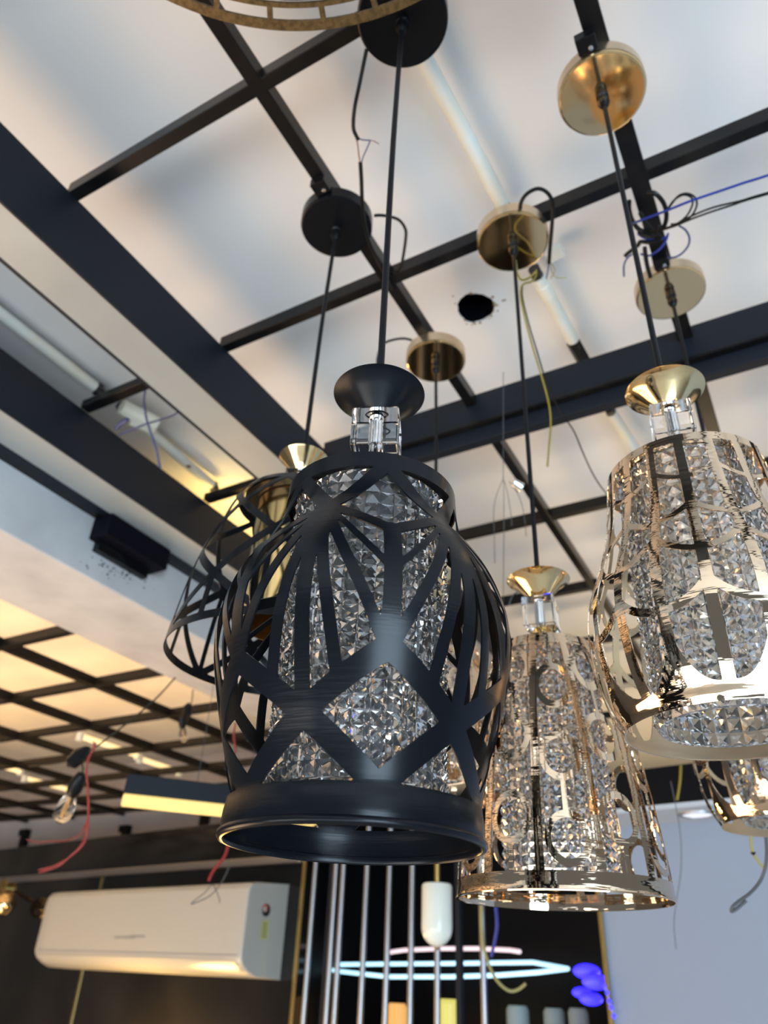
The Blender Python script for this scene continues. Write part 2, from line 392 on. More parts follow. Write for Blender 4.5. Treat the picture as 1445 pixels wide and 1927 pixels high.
c4 = copy_tree(mid); c4.location = (kx4, ky4, ZG + H); c4['label'] = 'gold ring-cut pendant lamp mostly hidden behind the large black lamp'
for ch in list(c4.children):          # this one hangs on a shorter cable
    if ch.name.startswith('cable'):
        bpy.data.objects.remove(ch)
    elif not ch.name.startswith('canopy'): ch.location.z += .15
b = MB(); mo = ORG[mid]; b.tube([(mo[0], mo[1], ZK - .02), (mo[0] + .001, mo[1], .8), (mo[0] + (-.2379 - k2[0]), mo[1] + (.7885 - k2[1]), .55)], .0031, 10, 8)
cb = b.build('cable', M['cable'], mid); cb.parent = c4

# --- gold bell lamp with scalloped cut at the right
def scallop_lamp(kpx, bx, by, zc, label, cat):
    kx, ky, _ = onz(*kpx, ZK)
    t = thing('pendant_lamp', (kx, ky, ZG), label, cat)
    canopy_parts(t, kx, ky, False, -.001); pendant_top(t, kx, ky, bx, by, zc, False, cube_rot=.18, bend=.0)
    dz = zc - .5077
    sh = Sheet([(h + dz, r) for h, r in ((.1675, .0818), (.171, .0830), (.178, .0868), (.190, .0920), (.205, .0962), (.222, .0990), (.240, .1006), (.258, .1003), (.275, .0975), (.291, .0922), (.307, .0862), (.324, .0806), (.344, .0755), (.365, .0720), (.385, .0695), (.4025, .0672))], 720, 220, 40)
    sh.band(.1675 + dz, .1795 + dz).band(.394 + dz, .4025 + dz)
    sh.strip(0, .17 + dz, .398 + dz, .0088, .0072).strip(20, .17 + dz, .398 + dz, .0088, .0072)
    def arc(c, zb, amp, w, p=2.):
        sh.poly([(abs(c - 20 * u / 10.), zb + dz + amp * (u / 10.) ** p) for u in range(11)], w)
    arc(0, .3555, .012, .0040); arc(20, .313, .0140, .0050); arc(0, .277, .019, .0054); arc(20, .2325, .018, .0062, 2.4)
    # closed skirt below the last row of petals
    u = sh.A / 20.; zc_ = .1795 + dz + .040 * u ** 3.2
    sh.f = np.maximum(sh.f, (zc_ - sh.Z) * .8)
    b = MB(); sh.mesh(b, (bx, by), face_rot(bx, by) + 1.0, .0010)
    shade = b.build('shade', M['gold'], t, angle=40, recalc=False)
    shade.data.materials.append(M['gold_in'])          # satin inside of the pressed sheet
    mi = [0] * len(shade.data.polygons); mi[sh.nfaces:2 * sh.nfaces] = [1] * sh.nfaces; shade.data.polygons.foreach_set('material_index', mi)
    # satin lining of the skirt seen from below
    b = MB(); b.lathe([(.0812, .1678 + dz), (.0818, .1675 + dz), (.0826, .1682 + dz), (.0818, .1690 + dz)], (bx, by, 0), 96, closed=True); b.build('rolled_rim', M['gold_side'], shade)
    cap_disc(t, 'shade_top_plate', bx, by, .3985 + dz, .0668, M['gold'])
    crystal_mesh((bx, by), .0565, .1715 + dz, .397 + dz, 32, 20).build('faceted_diffuser', M['crystal'], t, smooth=False)
    return t
rl = scallop_lamp((1133, 180), -.0410, .6156, .5077, 'gold bell pendant lamp with scalloped cut shade, cut off by the right edge', 'pendant lamp')
r3 = copy_tree(rl); k3 = onz(1262, 555, ZK); r3.location = (k3[0], k3[1], ZG + H)
r3.location.x += 0.0
r3['label'] = 'gold scalloped pendant lamp mostly hidden behind the right hand bell lamp'

# --- black cone lamp behind the front lamp
kx, ky, _ = onz(633, 430, ZK); r_ = math.hypot(kx, ky); az = math.radians(-38.1); bx, by = r_ * math.sin(az), r_ * math.cos(az)
t = thing('pendant_lamp', (kx, ky, ZG), 'black cone pendant lamp with crossed cut bars and gold core, behind the front lamp', 'pendant lamp')
canopy_parts(t, kx, ky, True, .013); pendant_top(t, kx, ky, bx, by, .574, False, cup_r=.035, cube_rot=.5, bend=-.002)
sh = Sheet([(.2945, .1255), (.300, .1250), (.32, .1225), (.35, .1180), (.38, .1125), (.41, .1055), (.44, .0975), (.465, .089), (.485, .0795), (.503, .068)], 480, 170, 60)
sh.band(.2945, .3035).band(.4945, .503)
sh.poly([(0, .497), (30, .455)], .0075).poly([(30, .455), (0, .405)], .0085).poly([(0, .405), (30, .352)], .0095).poly([(30, .352), (0, .300)], .0085)
sh.poly([(30, .352), (30, .298)], .007).poly([(0, .405), (0, .300)], .006)
b = MB(); sh.mesh(b, (bx, by), face_rot(bx, by) - 12, .0011); b.build('shade', M['black'], t, angle=40, recalc=False)
cap_disc(t, 'shade_top_plate', bx, by, .497, .067, M['black'])
b = MB(); b.lathe([(.048, .335), (.050, .335), (.050, .495), (.048, .495)], (bx, by, 0), 64, closed=True); b.build('gold_core', M['gold_lamp_in'], t, angle=40)

# ------------------------------------------------------------------ setting
b = MB(); b.box(-8, 5, -3.5, 6.5, -1.90, -1.85); structure(b.build('floor', M['floor'], smooth=False))
# main ceiling with a rough hole in it
hx, hy, _ = onz(895, 580, ZC); hole = []
nh = 44
for k in range(nh):
    a = 2 * PI * k / nh; rr = .0385 * (1 + .05 * math.sin(3 * a + 1) + .035 * random.uniform(-1, 1)); hole.append((hx + rr * math.cos(a), hy + rr * math.sin(a) * 1.05))
x0, x1, y0, y1 = -1.44, 3.2, -2.2, 6.2
def rim_pt(p):
    dx, dy = p[0] - hx, p[1] - hy; ts = []
    if dx > 0: ts.append((x1 - hx) / dx)
    if dx < 0: ts.append((x0 - hx) / dx)
    if dy > 0: ts.append((y1 - hy) / dy)
    if dy < 0: ts.append((y0 - hy) / dy)
    q = min(ts); return (hx + dx * q, hy + dy * q)
b = MB(); v = []; f = []
for z in (ZC, ZC + .004):
    for p in hole: v.append((*p, z))
    for p in hole: v.append((*rim_pt(p), z))
for k in range(nh):
    k1 = (k + 1) % nh
    f.append((k, k1, nh + k1, nh + k)); f.append((2 * nh + k1, 2 * nh + k, 3 * nh + k, 3 * nh + k1)); f.append((k1, k, 2 * nh + k, 2 * nh + k1))
    a, c = v[nh + k], v[nh + k1]
    if abs(a[0] - c[0]) > 1e-6 and abs(a[1] - c[1]) > 1e-6:      # corner of the rectangle
        for cx in (x0, x1):
            for cy in (y0, y1):
                if min(abs(a[0] - cx), abs(c[0] - cx)) < 1e-6 and min(abs(a[1] - cy), abs(c[1] - cy)) < 1e-6:
                    v.append((cx, cy, ZC)); f.append((nh + k, nh + k1, len(v) - 1)); v.append((cx, cy, ZC + .004)); f.append((3 * nh + k1, 3 * nh + k, len(v) - 1))
b.add(v, f); structure(b.build('ceiling', M['ceil'], smooth=False))
b = MB(); b.lathe([(.044, ZC + .0042), (.044, ZC + .10), (0, ZC + .10)], (hx, hy, 0), 24); hv = structure(b.build('trim_1', M['void']))
hv.name = 'trim_1'
t = thing('broken_plaster', (hx, hy, ZC), 'chipped brown plaster edge around the round hole in the white ceiling', 'plaster')
for k in range(26):
    a = random.uniform(0, 2 * PI); rr = .0385 * random.uniform(.98, 1.22); s = random.uniform(.0012, .0036)
    if k > 20: a = random.choice((.1, .2, 4.2)); rr = random.uniform(.055, .068); s = .0022
    b = MB(); p = (hx + rr * math.cos(a), hy + rr * math.sin(a), ZC - .0006)
    b.lathe([(s * .3, -.0012), (s, -.0002), (s * .8, .001), (0, .001)], p, 6); b.build('plaster_flake', M['rust'] if k % 2 else M['wire_olive'], t, smooth=False)

# second room: ceiling, concrete beam, far bulkhead
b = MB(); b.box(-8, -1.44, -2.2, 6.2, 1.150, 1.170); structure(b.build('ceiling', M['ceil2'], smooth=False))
b = MB(); b.box(-1.745, -1.425, -2.2, 3.58, .795, 1.22); structure(b.build('wall_left', M['concrete'], smooth=False, bevel=.004))
b = MB(); b.box(-8, -1.2, 3.6, 3.8, .48, 1.15); structure(b.build('wall_far', mat('pinkish_white_bulkhead', (.62, .55, .52), .85, 0, noise=.2, nscale=2), smooth=False))
b = MB(); b.box(-8, 5, 6.2, 6.3, -1.85, 1.25); structure(b.build('wall_rear', M['wall_grey'], smooth=False))
b = MB(); b.box(-8.1, -8, -2.2, 6.2, -1.85, 1.15); structure(b.build('wall_side', M['wall_grey'], smooth=False))

# back wall: black gloss panels, dark bay, white wall with soffit
aL = wal(565, 1700); aR = wal(1133, 1780); ztop = .545
b = MB(); b.wbox(-6.6, aL, -.06, 0, -1.85, ztop); structure(b.build('wall_back', M['wall_black'], smooth=False, bevel=.002))
b = MB(); b.wbox(aL, aR, -.62, -.56, -1.85, ztop); b.wbox(aL, aR, -.56, -.02, ztop - .04, ztop); b.wbox(aL - .02, aL, -.56, -.061, -1.85, ztop); structure(b.build('wall_bay', M['dark'], smooth=False))
zw = .400
b = MB(); b.wbox(aR, 2.8, -.06, 0, -1.85, zw); structure(b.build('wall_right', M['wall_white'], smooth=False))
b = MB(); b.wbox(aR, 2.8, 0, .19, zw, zw + .012); structure(b.build('trim_2', mat('blue_grey_soffit', (.42, .46, .50), .6), smooth=False))
b = MB(); b.wbox(aR, 2.8, .165, .19, zw + .012, ztop - .04); structure(b.build('trim_3', M['dark'], smooth=False))
def trim_bar(name, pa, pb, m, w=.012, d=.012):
    a0 = wal(*pa, .0); a1 = wal(*pb, .0); a = (a0 + a1) / 2
    b = MB(); b.wbox(a - w / 2, a + w / 2, .0005, d, -1.85, ztop - .01); return structure(b.build(name, m, smooth=False, bevel=.002))
trim_bar('trim_4', (567, 1680), (556, 1900), M['trim_gold'], .013)
trim_bar('trim_5', (1131, 1740), (1152, 1900), M['trim_gold'], .012)
b = MB(); b.wbox(-6.6, aL, .001, .026, .363, .392); b2 = b
rail = tag(b.build('wall_rail', M['silver'], smooth=False, bevel=.004), 'silver horizontal rail across the black gloss wall above the air conditioner', 'rail')
a_ = wal(135, 1927)
b = MB(); b.wbox(wal(165, 1780) - .006, wal(165, 1780) + .006, .0005, .004, -1.85, .362); tag(b.build('gold_inlay', M['trim_gold'], smooth=False), 'thin vertical gold inlay line on the black wall behind the air conditioner', 'inlay')

# vertical bars in the dark bay
xs = [(588, 561), (627, 603), (640, 620), (682, 672), (727, 716), (767, 766), (815, 817), (898, 905)]
desc = ['beside the gold trim, leftmost of the bay', 'second from the gold trim', 'third from the gold trim, close to its neighbour', 'fourth from the gold trim', 'fifth from the gold trim', 'just left of the white capsule lamp', 'right behind the white capsule lamp', 'under the gold ring-cut lamp, rightmost of the bay']
for (xa, xb), ds in zip(xs, desc):
    a = (wal(xa, 1640) + wal(xb, 1920)) / 2
    b = MB(); p = wl(a, -.02, -1.85); q = wl(a, -.02, ztop - .042); b.cyl(p, q, .0098, 14)
    tag(b.build('vertical_bar', M['silver']), 'silver vertical bar in the dark bay, ' + ds, 'bar', 'silver bars of the dark bay')
a = wal(857, 1760); b = MB(); b.wbox(a - .009, a + .009, -.03, -.012, -1.85, ztop - .042); tag(b.build('dark_post', M['navy'], smooth=False), 'dark square post between the silver bars, right of the white capsule lamp', 'post')
a = wal(610, 1760); b = MB(); b.wbox(a - .007, a + .007, -.03, -.012, -1.85, ztop - .042); tag(b.build('dark_post', M['navy'], smooth=False), 'dark square post between the first and second silver bars of the bay', 'post')

# steel grids ------------------------------------------------------
g = thing('ceiling_grid', (-.4, 1.2, ZG), 'black steel tube grid hung under the white ceiling, carrying the pendant lamps', 'ceiling grid')
def gbar(x0, x1, y0, y1, z0=ZG, z1=ZG + .03, m='steel'):
    b = MB(); b.box(x0, x1, y0, y1, z0, z1); return b.build('grid_bar', M[m], g, smooth=False, bevel=.0015)
for y in (.383, .775): gbar(-.86, 2.6, y, y + .020)
for y in (1.697, 2.155, 2.60, 3.05, 3.5): gbar(-.86, 2.6, y - .012, y + .010, ZG + .0006, ZG + .03, 'steel2' if y < 2 else 'steel')
for y in (-.01, -.40): gbar(-.86, 2.6, y, y + .020)
gbar(-.482, -.460, -1.2, 4.6, ZG - .0006, ZG + .0306)
b = MB(); b.beam((-.043, -1.2, ZG + .0146), (.012, 4.6, ZG + .0146), .028, .031); b.build('grid_bar', M['steel'], g, smooth=False, bevel=.0015)
gbar(.42, .442, -1.2, 4.6, ZG - .0006, ZG + .0306)
for y in (onz(215, 750, ZG)[1], onz(470, 920, ZG)[1], 1.75): gbar(-1.27, -.93, y - .012, y + .012, ZG, ZG + .022)      # short noggings between the two linear lights
# deep channel across
t = thing('steel_channel', (-.3, 1.19, ZG - .1), 'deep black double steel channel crossing behind the lamps', 'channel')
b = MB(); b.box(-.86, 2.6, 1.168, 1.186, ZG - .055, ZG + .03); b.build('web', M['navy'], t, smooth=False, bevel=.002)
b = MB(); b.box(-.86, 2.6, 1.158, 1.190, ZG - .062, ZG - .0552); b.build('flange', M['steel'], t, smooth=False, bevel=.001)
b = MB(); b.box(-.86, 2.6, 1.172, 1.196, ZG - .098, ZG - .0622); b.build('lower_tube', M['navy'], t, smooth=False, bevel=.002)

# linear lights ----------------------------------------------------
def linear(name, xr, xl, zb, rim, label, lab2=None):
    t = thing(name, (xr, 1.5, zb), label, 'linear light', 'unlit linear lights')
    b = MB(); b.box(xr - .004, xr, -1.6, 3.55, zb, ZG - .0005); b.box(xl - rim, xl, -1.6, 3.55, zb, ZG - .0005); b.box(xl, xr - .004, -1.6, 3.55, zb + .02, ZG - .0005)
    b.build('housing', M['navy'], t, smooth=False)
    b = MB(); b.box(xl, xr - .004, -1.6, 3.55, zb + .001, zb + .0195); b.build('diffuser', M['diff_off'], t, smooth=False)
    return t
linear('linear_ceiling_light', -.850, -.940, .943, .007, 'unlit black linear ceiling light with white underside, nearest the lamps')
linear('linear_ceiling_light', -1.270, -1.372, .946, .026, 'unlit black linear ceiling light with white underside, beside the concrete beam')

# fluorescent tubes ------------------------------------------------
def tubelight(p, q, r, label, m='tube', caps=True, cap_m='tube_cap'):
    t = thing('fluorescent_tube', tuple((a + c) / 2 for a, c in zip(p, q)), label, 'tube light', 'tube lights')
    P, Q = Vector(p), Vector(q); d = (Q - P).normalized()
    b = MB(); b.cyl(p, q, r, 18); b.build('tube', M[m], t)
    for e, s in ((P, -1), (Q, 1)):
        b = MB(); b.cyl(e + d * (s * .001), e + d * (s * .022), r * .82, 14); b.beam(e + d * (s * .004), e + d * (s * .018), r * 1.2, .03); b.build('end_cap', M[cap_m], t)
    # clips up to the ceiling
    return t
zt = 1.165
tubelight(onz(770, 58, zt), onz(945, 383, zt), .0135, 'white unlit tube running from the front black canopy to a gold canopy')
T2 = tubelight(onz(1012, 520, zt), onz(1078, 640, zt), .0135, 'white unlit tube wrapped at one end, between gold canopy and steel channel')
b = MB(); p = Vector(onz(1020, 535, zt)); q = Vector(onz(1032, 556, zt)); b.cyl(p, q, .0150, 14); b.build('wrapping', M['tape'], T2)
b = MB(); p = Vector(onz(1078, 642, zt - .002)); q = Vector(onz(1108, 695, zt - .002)); b.cyl(p, q, .0150, 7); b.build('black_sleeve', M['gland'], T2, smooth=False)
b = MB(); p = onz(1042, 470, zt); b.beam(onz(1030, 482, zt), onz(1058, 468, zt), .022, .02); b.build('clip', M['tube'], T2, smooth=False)
tubelight(onz(1150, 775, zt), onz(1204, 860, zt), .0135, 'white unlit tube beyond the steel channel, left of the right hand cup')
tubelight((-1.305, -.6, zt), onz(178, 728, zt), .0135, 'white unlit tube in the near slot between the two linear lights')
T5 = tubelight(onz(236, 772, zt), onz(398, 912, zt), .0135, 'white unlit tube with taped socket between the two linear lights')
b = MB(); p = Vector(onz(228, 765, zt - .02)); q = Vector(onz(292, 800, zt - .02)); b.tube([p, p.lerp(q, .3), p.lerp(q, .6), q], .019, 10, 4, .024); b.build('taped_socket', M['tape'], T5)
b = MB(); p = Vector(onz(246, 790, zt - .03)); q = Vector(onz(285, 806, zt - .03)); b.tube([p, p.lerp(q, .5), q], .015, 8, 4); b.build('taped_socket', M['tape'], T5)
b = MB(); p = Vector(onz(355, 878, zt - .013)); b.lathe([(0, -.003), (.007, 0), (0, .003)], p, 8); b.build('rust_spot', M['rust'], T5)
tubelight((-1.325, onz(470, 920, ZG)[1] + .03, 1.092), (-1.325, 2.2, 1.092), .008, 'lit warm tube lying on the far linear light, beyond the black cone lamp', 'warm_led2')
b = MB(); b.box(-1.371, -1.343, 1.52, 3.5, .938, .9458); tag(b.build('glow_strip', M['warm_lin'], smooth=False), 'lit warm LED strip under the linear light, seen through the black cone lamp', 'LED strip')

# second room grid and lit tubes -----------------------------------
g2 = thing('ceiling_grid', (-3, 1.8, .82), 'black steel grid under the warm lit ceiling of the left room', 'ceiling grid')
for i, x in enumerate((-2.115, -2.55, -2.99, -3.46, -3.92, -4.38, -4.84)):
    b = MB(); b.box(x - .013, x + .013, -1.2, 3.59, .8194, .8506); b.build('grid_bar', M['steel2'], g2, smooth=False, bevel=.0015)
for y in (-.55, -.18, .19, .56, .94, 1.31, 1.685, 2.06, 2.42, 2.79, 3.16, 3.50):
    b = MB(); b.box(-5.6, -1.7455, y - .012, y + .012, .820, .850); b.build('grid_bar', M['steel2'], g2, smooth=False, bevel=.0015)
def warm_tube(x, y0, y1, label):
    t = thing('led_tube', (x, y0, .96), label, 'tube light', 'warm tube lights of the left room')
    b = MB(); b.cyl((x, y0, .872), (x, y1, .872), .012, 12); b.build('tube', M['warm_led'], t)
    for e in (y0 - .02, y1):
        b = MB(); b.box(x - .012, x + .012, e, e + .02, .8508, .886); b.build('end_cap', M['tube'], t, smooth=False)
a = onz(205, 1403, .872); c = onz(243, 1422, .872); e = onz(272, 1428, .872); h_ = onz(330, 1452, .872)
warm_tube(a[0], a[1] - .16, c[1], 'lit warm tube over the left room grid, in line with the hanging red wires')
warm_tube(e[0] - .02, e[1], h_[1], 'lit warm tube over the left room grid, just behind the lit linear lamp')
a = onz(0, 1441, .872); e = onz(50, 1465, .872); h_ = onz(115, 1492, .872)
warm_tube(a[0], a[1] - .3, a[1] + .12, 'lit warm tube over the left room grid at the left edge')
warm_tube(e[0], e[1], h_[1], 'lit warm tube over the left room grid above the hanging bulb')
cl = ('second from the concrete beam', 'third from the concrete beam', 'fourth from the concrete beam', 'fifth from the concrete beam', 'sixth from the concrete beam')
for x, l in zip((-2.55, -2.99, -3.46, -3.92, -4.38), cl):
    t = thing('cove_strip', (x, .6, .8515), 'lit warm LED strip lying on top of the black grid bar ' + l, 'LED strip', 'LED strips on the grid bars')
    b = MB(); b.box(x - .0128, x - .003, -1.1, 2.75, .8507, .8522); b.build('base', M['tube'], t, smooth=False)
    b = MB(); b.box(x - .0125, x - .0035, -1.1, 2.75, .8524, .8536); b.build('emitter', M['cove'], t, smooth=False)
for x, y0, y1, l in ((-2.33, -.4, 1.0, 'nearest the concrete beam'), (-3.2, .2, 1.5, 'in the second bay, near end'), (-2.33, 1.15, 1.75, 'nearest the concrete beam, further back')):
    pass

# black bracket on the concrete beam -------------------------------
t = thing('black_bracket', onz(222, 1030, .9), 'black steel bracket box fixed to the concrete beam under the linear light', 'bracket')
P0 = [(-1.40, .0), ]
def conc(px, py, x=-1.424):
    r = ray(px, py); p = r * x / r[0]; return (p[0], p[1], p[2])
a = conc(170, 1000); c = conc(285, 1060)
b = MB(); b.box(-1.424, -1.36, a[1], c[1], .885, .945); b.build('box', M['void'], t, smooth=False, bevel=.003)
b = MB(); b.box(-1.424, -1.404, a[1] + .02, c[1] - .02, .862, .885); b.build('lip', M['steel'], t, smooth=False)
b = MB(); b.box(-1.436, -1.398, -1.6, 3.5, .9465, .99); tag(b.build('steel_angle', M['steel'], smooth=False), 'black steel angle running along the concrete beam beside the linear light', 'steel angle')
t = thing('ceiling_soot', conc(230, 1065), 'dark smudges on the concrete beam under the black bracket', 'stain')
for k in range(46):
    px = random.gauss(225, 34); py = 1052 + (px - 170) * .35 + random.gauss(8, 9); p = conc(px, py, -1.4235); s = random.uniform(.0006, .0030)
    b = MB(); b.lathe([(s, 0), (s * .6, .0008), (0, .0009)], p, 7, axis=(1, 0, 0)); b.build('smudge', M['void'], t, smooth=False)

# ring lamp at the top ----------------------------------------------
t = thing('ring_pendant', (-.166, .012, .905), 'bronze ring pendant with slotted edge and black disc at the top edge', 'pendant lamp')
cx, cy, zr = -.1655, .009, .905
b = MB(); n = 120
sl = [math.degrees(math.atan2(onz(x, 40, zr)[0] - cx, onz(x, 40, zr)[1] - cy)) for x in (405, 510, 615, 690)]
R0, R1, R2, R3 = .3005, .3055, .3185, .3290
ro = (R3, R2, R1, R0)
def ann(ra, rb):
    b.lathe([(ra, zr), (rb, zr), (rb, zr + .004), (ra, zr + .004)], (cx, cy, 0), 160, closed=True)
ann(R2, R3); ann(R0, R1)
0 and print('SL', sl, [math.degrees(math.atan2(onz(x, 12, zr)[0] - cx, onz(x, 12, zr)[1] - cy)) for x in (320, 770)])
for k in range(33):
    a = math.radians(sl[0] + k * 10.8); d = Vector((math.sin(a), math.cos(a), 0)); o = Vector((cx, cy, zr + .002))
    b.beam(o + d * (R1 - .001), o + d * (R2 + .001), .006, .0038)
b.build('slotted_ring', M['bronze'], t, angle=40)
b = MB(); b.lathe([(0, zr + .02), (R0 - .001, zr + .02), (R0 - .001, zr + .004), (R0 - .02, zr + .004), (R0 - .02, zr + .012), (0, zr + .012)], (cx, cy, 0), 120); b.build('disc', M['black_cup'], t, angle=40)
for k in range(3):
    a = 2 * PI * k / 3 + .9; b = MB(); b.cyl((cx + .2 * math.cos(a), cy + .2 * math.sin(a), zr + .02), (cx + .03 * math.cos(a), cy + .03 * math.sin(a), ZG), .0012, 6); b.build('suspension_wire', M['wire_black'], t)

# lit linear lamp -----------------------------------------------------
zl = dp(232, 1492, 1.75)[2]
pL = Vector(onz(233, 1492, zl)); pR = Vector(onz(600, 1532, zl)); 
t = thing('linear_lamp', tuple(pL.lerp(pR, .5)), 'lit warm linear lamp with navy black body hanging behind the front black lamp', 'linear light')
d = (pR - pL).normalized(); sd = Vector((-d.y, d.x, 0)); 
if sd.y < 0: sd = -sd
o = sd * .022
b = MB(); b.beam(pL + o + Vector((0, 0, .0225)), pR + o + Vector((0, 0, .0225)), .044, .045); b.build('body', M['navy'], t, smooth=False, bevel=.002)
b = MB(); b.beam(pL + o - Vector((0, 0, .012)), pR + o - Vector((0, 0, .012)), .042, .0238); b.build('diffuser', M['warm_lin'], t, smooth=False, bevel=.004)
for k in (.35, .62):
    p = pL.lerp(pR, k) + o; b = MB(); b.cyl((p.x, p.y, p.z + .045), (p.x, p.y, .9465), .0008, 6); b.build('suspension_wire', M['wire_grey'], t)

# air conditioner -------------------------------------------------------
a0 = (wal(79, 1689, .2) + wal(62, 1809, .2)) / 2; a1 = (wal(469, 1660, .2) + wal(453, 1801, .2)) / 2
prof = [(0, .292), (.155, .285), (.185, .278), (.197, .262), (.2, .235), (.2, .050), (.196, .036), (.185, .020), (.160, .004), (.12, -.012), (0, -.016)]
t = thing('air_conditioner', wl((a0 + a1) / 2, .1, -.016), 'white split air conditioner on the black gloss wall', 'air conditioner')
b = MB(); v = []; f = []; ns = 9; secs = []
for a in np.linspace(a0, a1, ns): secs.append((a, 1.))
secs = [(a0, .90), (a0 + .008, .96), (a0 + .03, 1.0)] + [(a, 1.) for a in np.linspace(a0 + .1, a1 - .1, 6)] + [(a1 - .012, 1.0), (a1 - .003, .99), (a1, .975)]
m_ = len(prof)
for a, s in secs:
    for d_, z in prof: v.append(wl(a, d_ * s if d_ > 0 else 0, .138 + (z - .138) * (s if d_ > 0 else 1)))
for i in range(len(secs) - 1):
    for k in range(m_ - 1): f.append((i * m_ + k, i * m_ + k + 1, (i + 1) * m_ + k + 1, (i + 1) * m_ + k))
f.append(tuple(range(m_))); f.append(tuple(range((len(secs) - 1) * m_, len(secs) * m_))[::-1])
b.add(v, f); b.build('body', M['ac'], t, angle=28)
b = MB(); b.add([wl(a, d_ + .003, z) for a in (a0 + .06, a1 - .03) for d_, z in prof[6:9]], [(0, 1, 4, 3), (1, 2, 5, 4)]); b.build('louvre', M['ac'], t)
b = MB(); b.add([wl(a, d_ + .0015, z) for a in (a0 + .05, a1 - .02) for d_, z in ((.2, .053), (.2, .049))], [(0, 1, 3, 2)]); b.build('panel_gap', M['ac_dark'], t)
for pa, pb in (((215, 1764), (252, 1767)), ((246, 1762), (272, 1766))):
    aa, ab = wal(*pa, .2), wal(*pb, .2); z = onw(*pa, .2)[2]
    b = MB(); b.wbox(aa, ab, .2003, .2008, z - .004, z + .004); b.build('logo_mark', mat('faint_grey_print', (.26, .26, .25), .5), t, smooth=False)
# label and emblem on the end panel
def endp(dd, z): p = WU * (a1 + .001) + WN * (WP - dd); return (p[0], p[1], z)
def end_quad(d0, d1, z0_, z1_, m, name):
    b = MB(); b.add([endp(d0, z0_), endp(d1, z0_), endp(d1, z1_), endp(d0, z1_)], [(0, 1, 2, 3)]); return b.build(name, m, t, smooth=False)
st = end_quad(.085, .118, .105, .165, M['sticker_y'], 'rating_label')
for k in range(5): end_quad(.090 + .001 * (k % 2), .113, .112 + k * .010, .116 + k * .010, mat('olive_print', (.16, .17, .07), .5), 'label_line')
b = MB(); n = 18
b.add([endp(.105 + .021 * math.cos(2 * PI * k / n), .197 + .021 * math.sin(2 * PI * k / n)) for k in range(n)], [tuple(range(n))]); b.v = [tuple(np.array(p) + WU * .0006) for p in b.v]; b.build('emblem', M['ink'], t)
b = MB(); b.add([endp(.112 + .014 * math.cos(2 * PI * k / n), .203 + .013 * math.sin(2 * PI * k / n)) for k in range(n)], [tuple(range(n))]); b.v = [tuple(np.array(p) + WU * .0012) for p in b.v]; b.build('emblem_red', M['red_ink'], t)
b = MB(); b.add([endp(.113 + .009 * math.cos(2 * PI * k / n), .200 + .009 * math.sin(2 * PI * k / n)) for k in range(n)], [tuple(range(n))]); b.v = [tuple(np.array(p) + WU * .0018) for p in b.v]; b.build('emblem_centre', M['ac'], t)

for px, py, l in ((46, 1582, 'black bracket under the far bulkhead at the left edge'), (236, 1576, 'black bracket under the far bulkhead, left of the lit linear lamp'), (386, 1540, 'black bracket under the far bulkhead, below the lit linear lamp')):
    r = ray(px, py); q = r * 3.58 / r[1]
    b = MB(); b.box(q[0] - .02, q[0] + .02, 3.555, 3.5995, q[2] - .07, q[2] + .07); b.box(q[0] - .05, q[0] - .0201, 3.555, 3.5995, q[2] + .03, q[2] + .07); tag(b.build('wall_bracket', M['steel'], smooth=False), l, 'bracket', 'brackets under the far bulkhead')
# brass wall lamp at left edge -----------------------------------------
p = Vector(onw(8, 1702, .10)); t = thing('wall_lamp', tuple(p), 'round brass wall lamp at the left edge, left of the air conditioner', 'wall lamp')
b = MB(); b.lathe([(0, -.055), (.03, -.046), (.05, -.02), (.054, 0), (.05, .02), (.03, .046), (0, .055)], p, 28); b.build('globe', M['gold_cup'], t)
b = MB(); p2 = Vector(onw(12, 1672, .0)); b.cyl(p2 + Vector(tuple(-WN * .0)), p2 + Vector(tuple(-WN * .03)), .045, 24); b.build('back_plate', M['trim_gold'], t)
b = MB(); b.tube([p2 + Vector(tuple(-WN * .02)), (p2 + p) / 2 + Vector((0, 0, .01)), p], .01, 8); b.build('arm', M['trim_gold'], t)

# capsule pendant --------------------------------------------------------
pc = Vector(dp(822, 1722, 2.05)); x, y, z = pc
t = thing('capsule_pendant', (x, y, z), 'small white opal capsule pendant on a gold rod before the dark bay', 'pendant lamp')
b = MB(); hh = .078; R = .0425
pr = [(0, hh), (R * .9, hh), (R, hh - .006), (R, -.03)] + [(R * math.cos(a_), -.03 - .046 * math.sin(a_)) for a_ in np.linspace(.15, PI / 2, 8)]
b.lathe([(r, z + zz) for r, zz in pr], (x, y, 0), 40); b.build('opal_glass', M['white_glass'], t, angle=40)
b = MB(); b.cyl((x, y, z + hh), (x, y, z + hh + .075), .0075, 12); b.lathe([(0, .006), (.006, 0), (0, -.006)], (x, y, z + hh + .078), 10); b.build('rod', M['trim_gold'], t)
b = MB(); b.lathe([(0, .006), (.006, 0), (0, -.006)], (x, y, z - .08), 10); b.build('finial', M['gold_cup'], t)
b = MB(); b.cyl((x, y, z + hh + .08), (x, y, ZC), .0012, 6); b.build('cable', M['wire_black'], t)

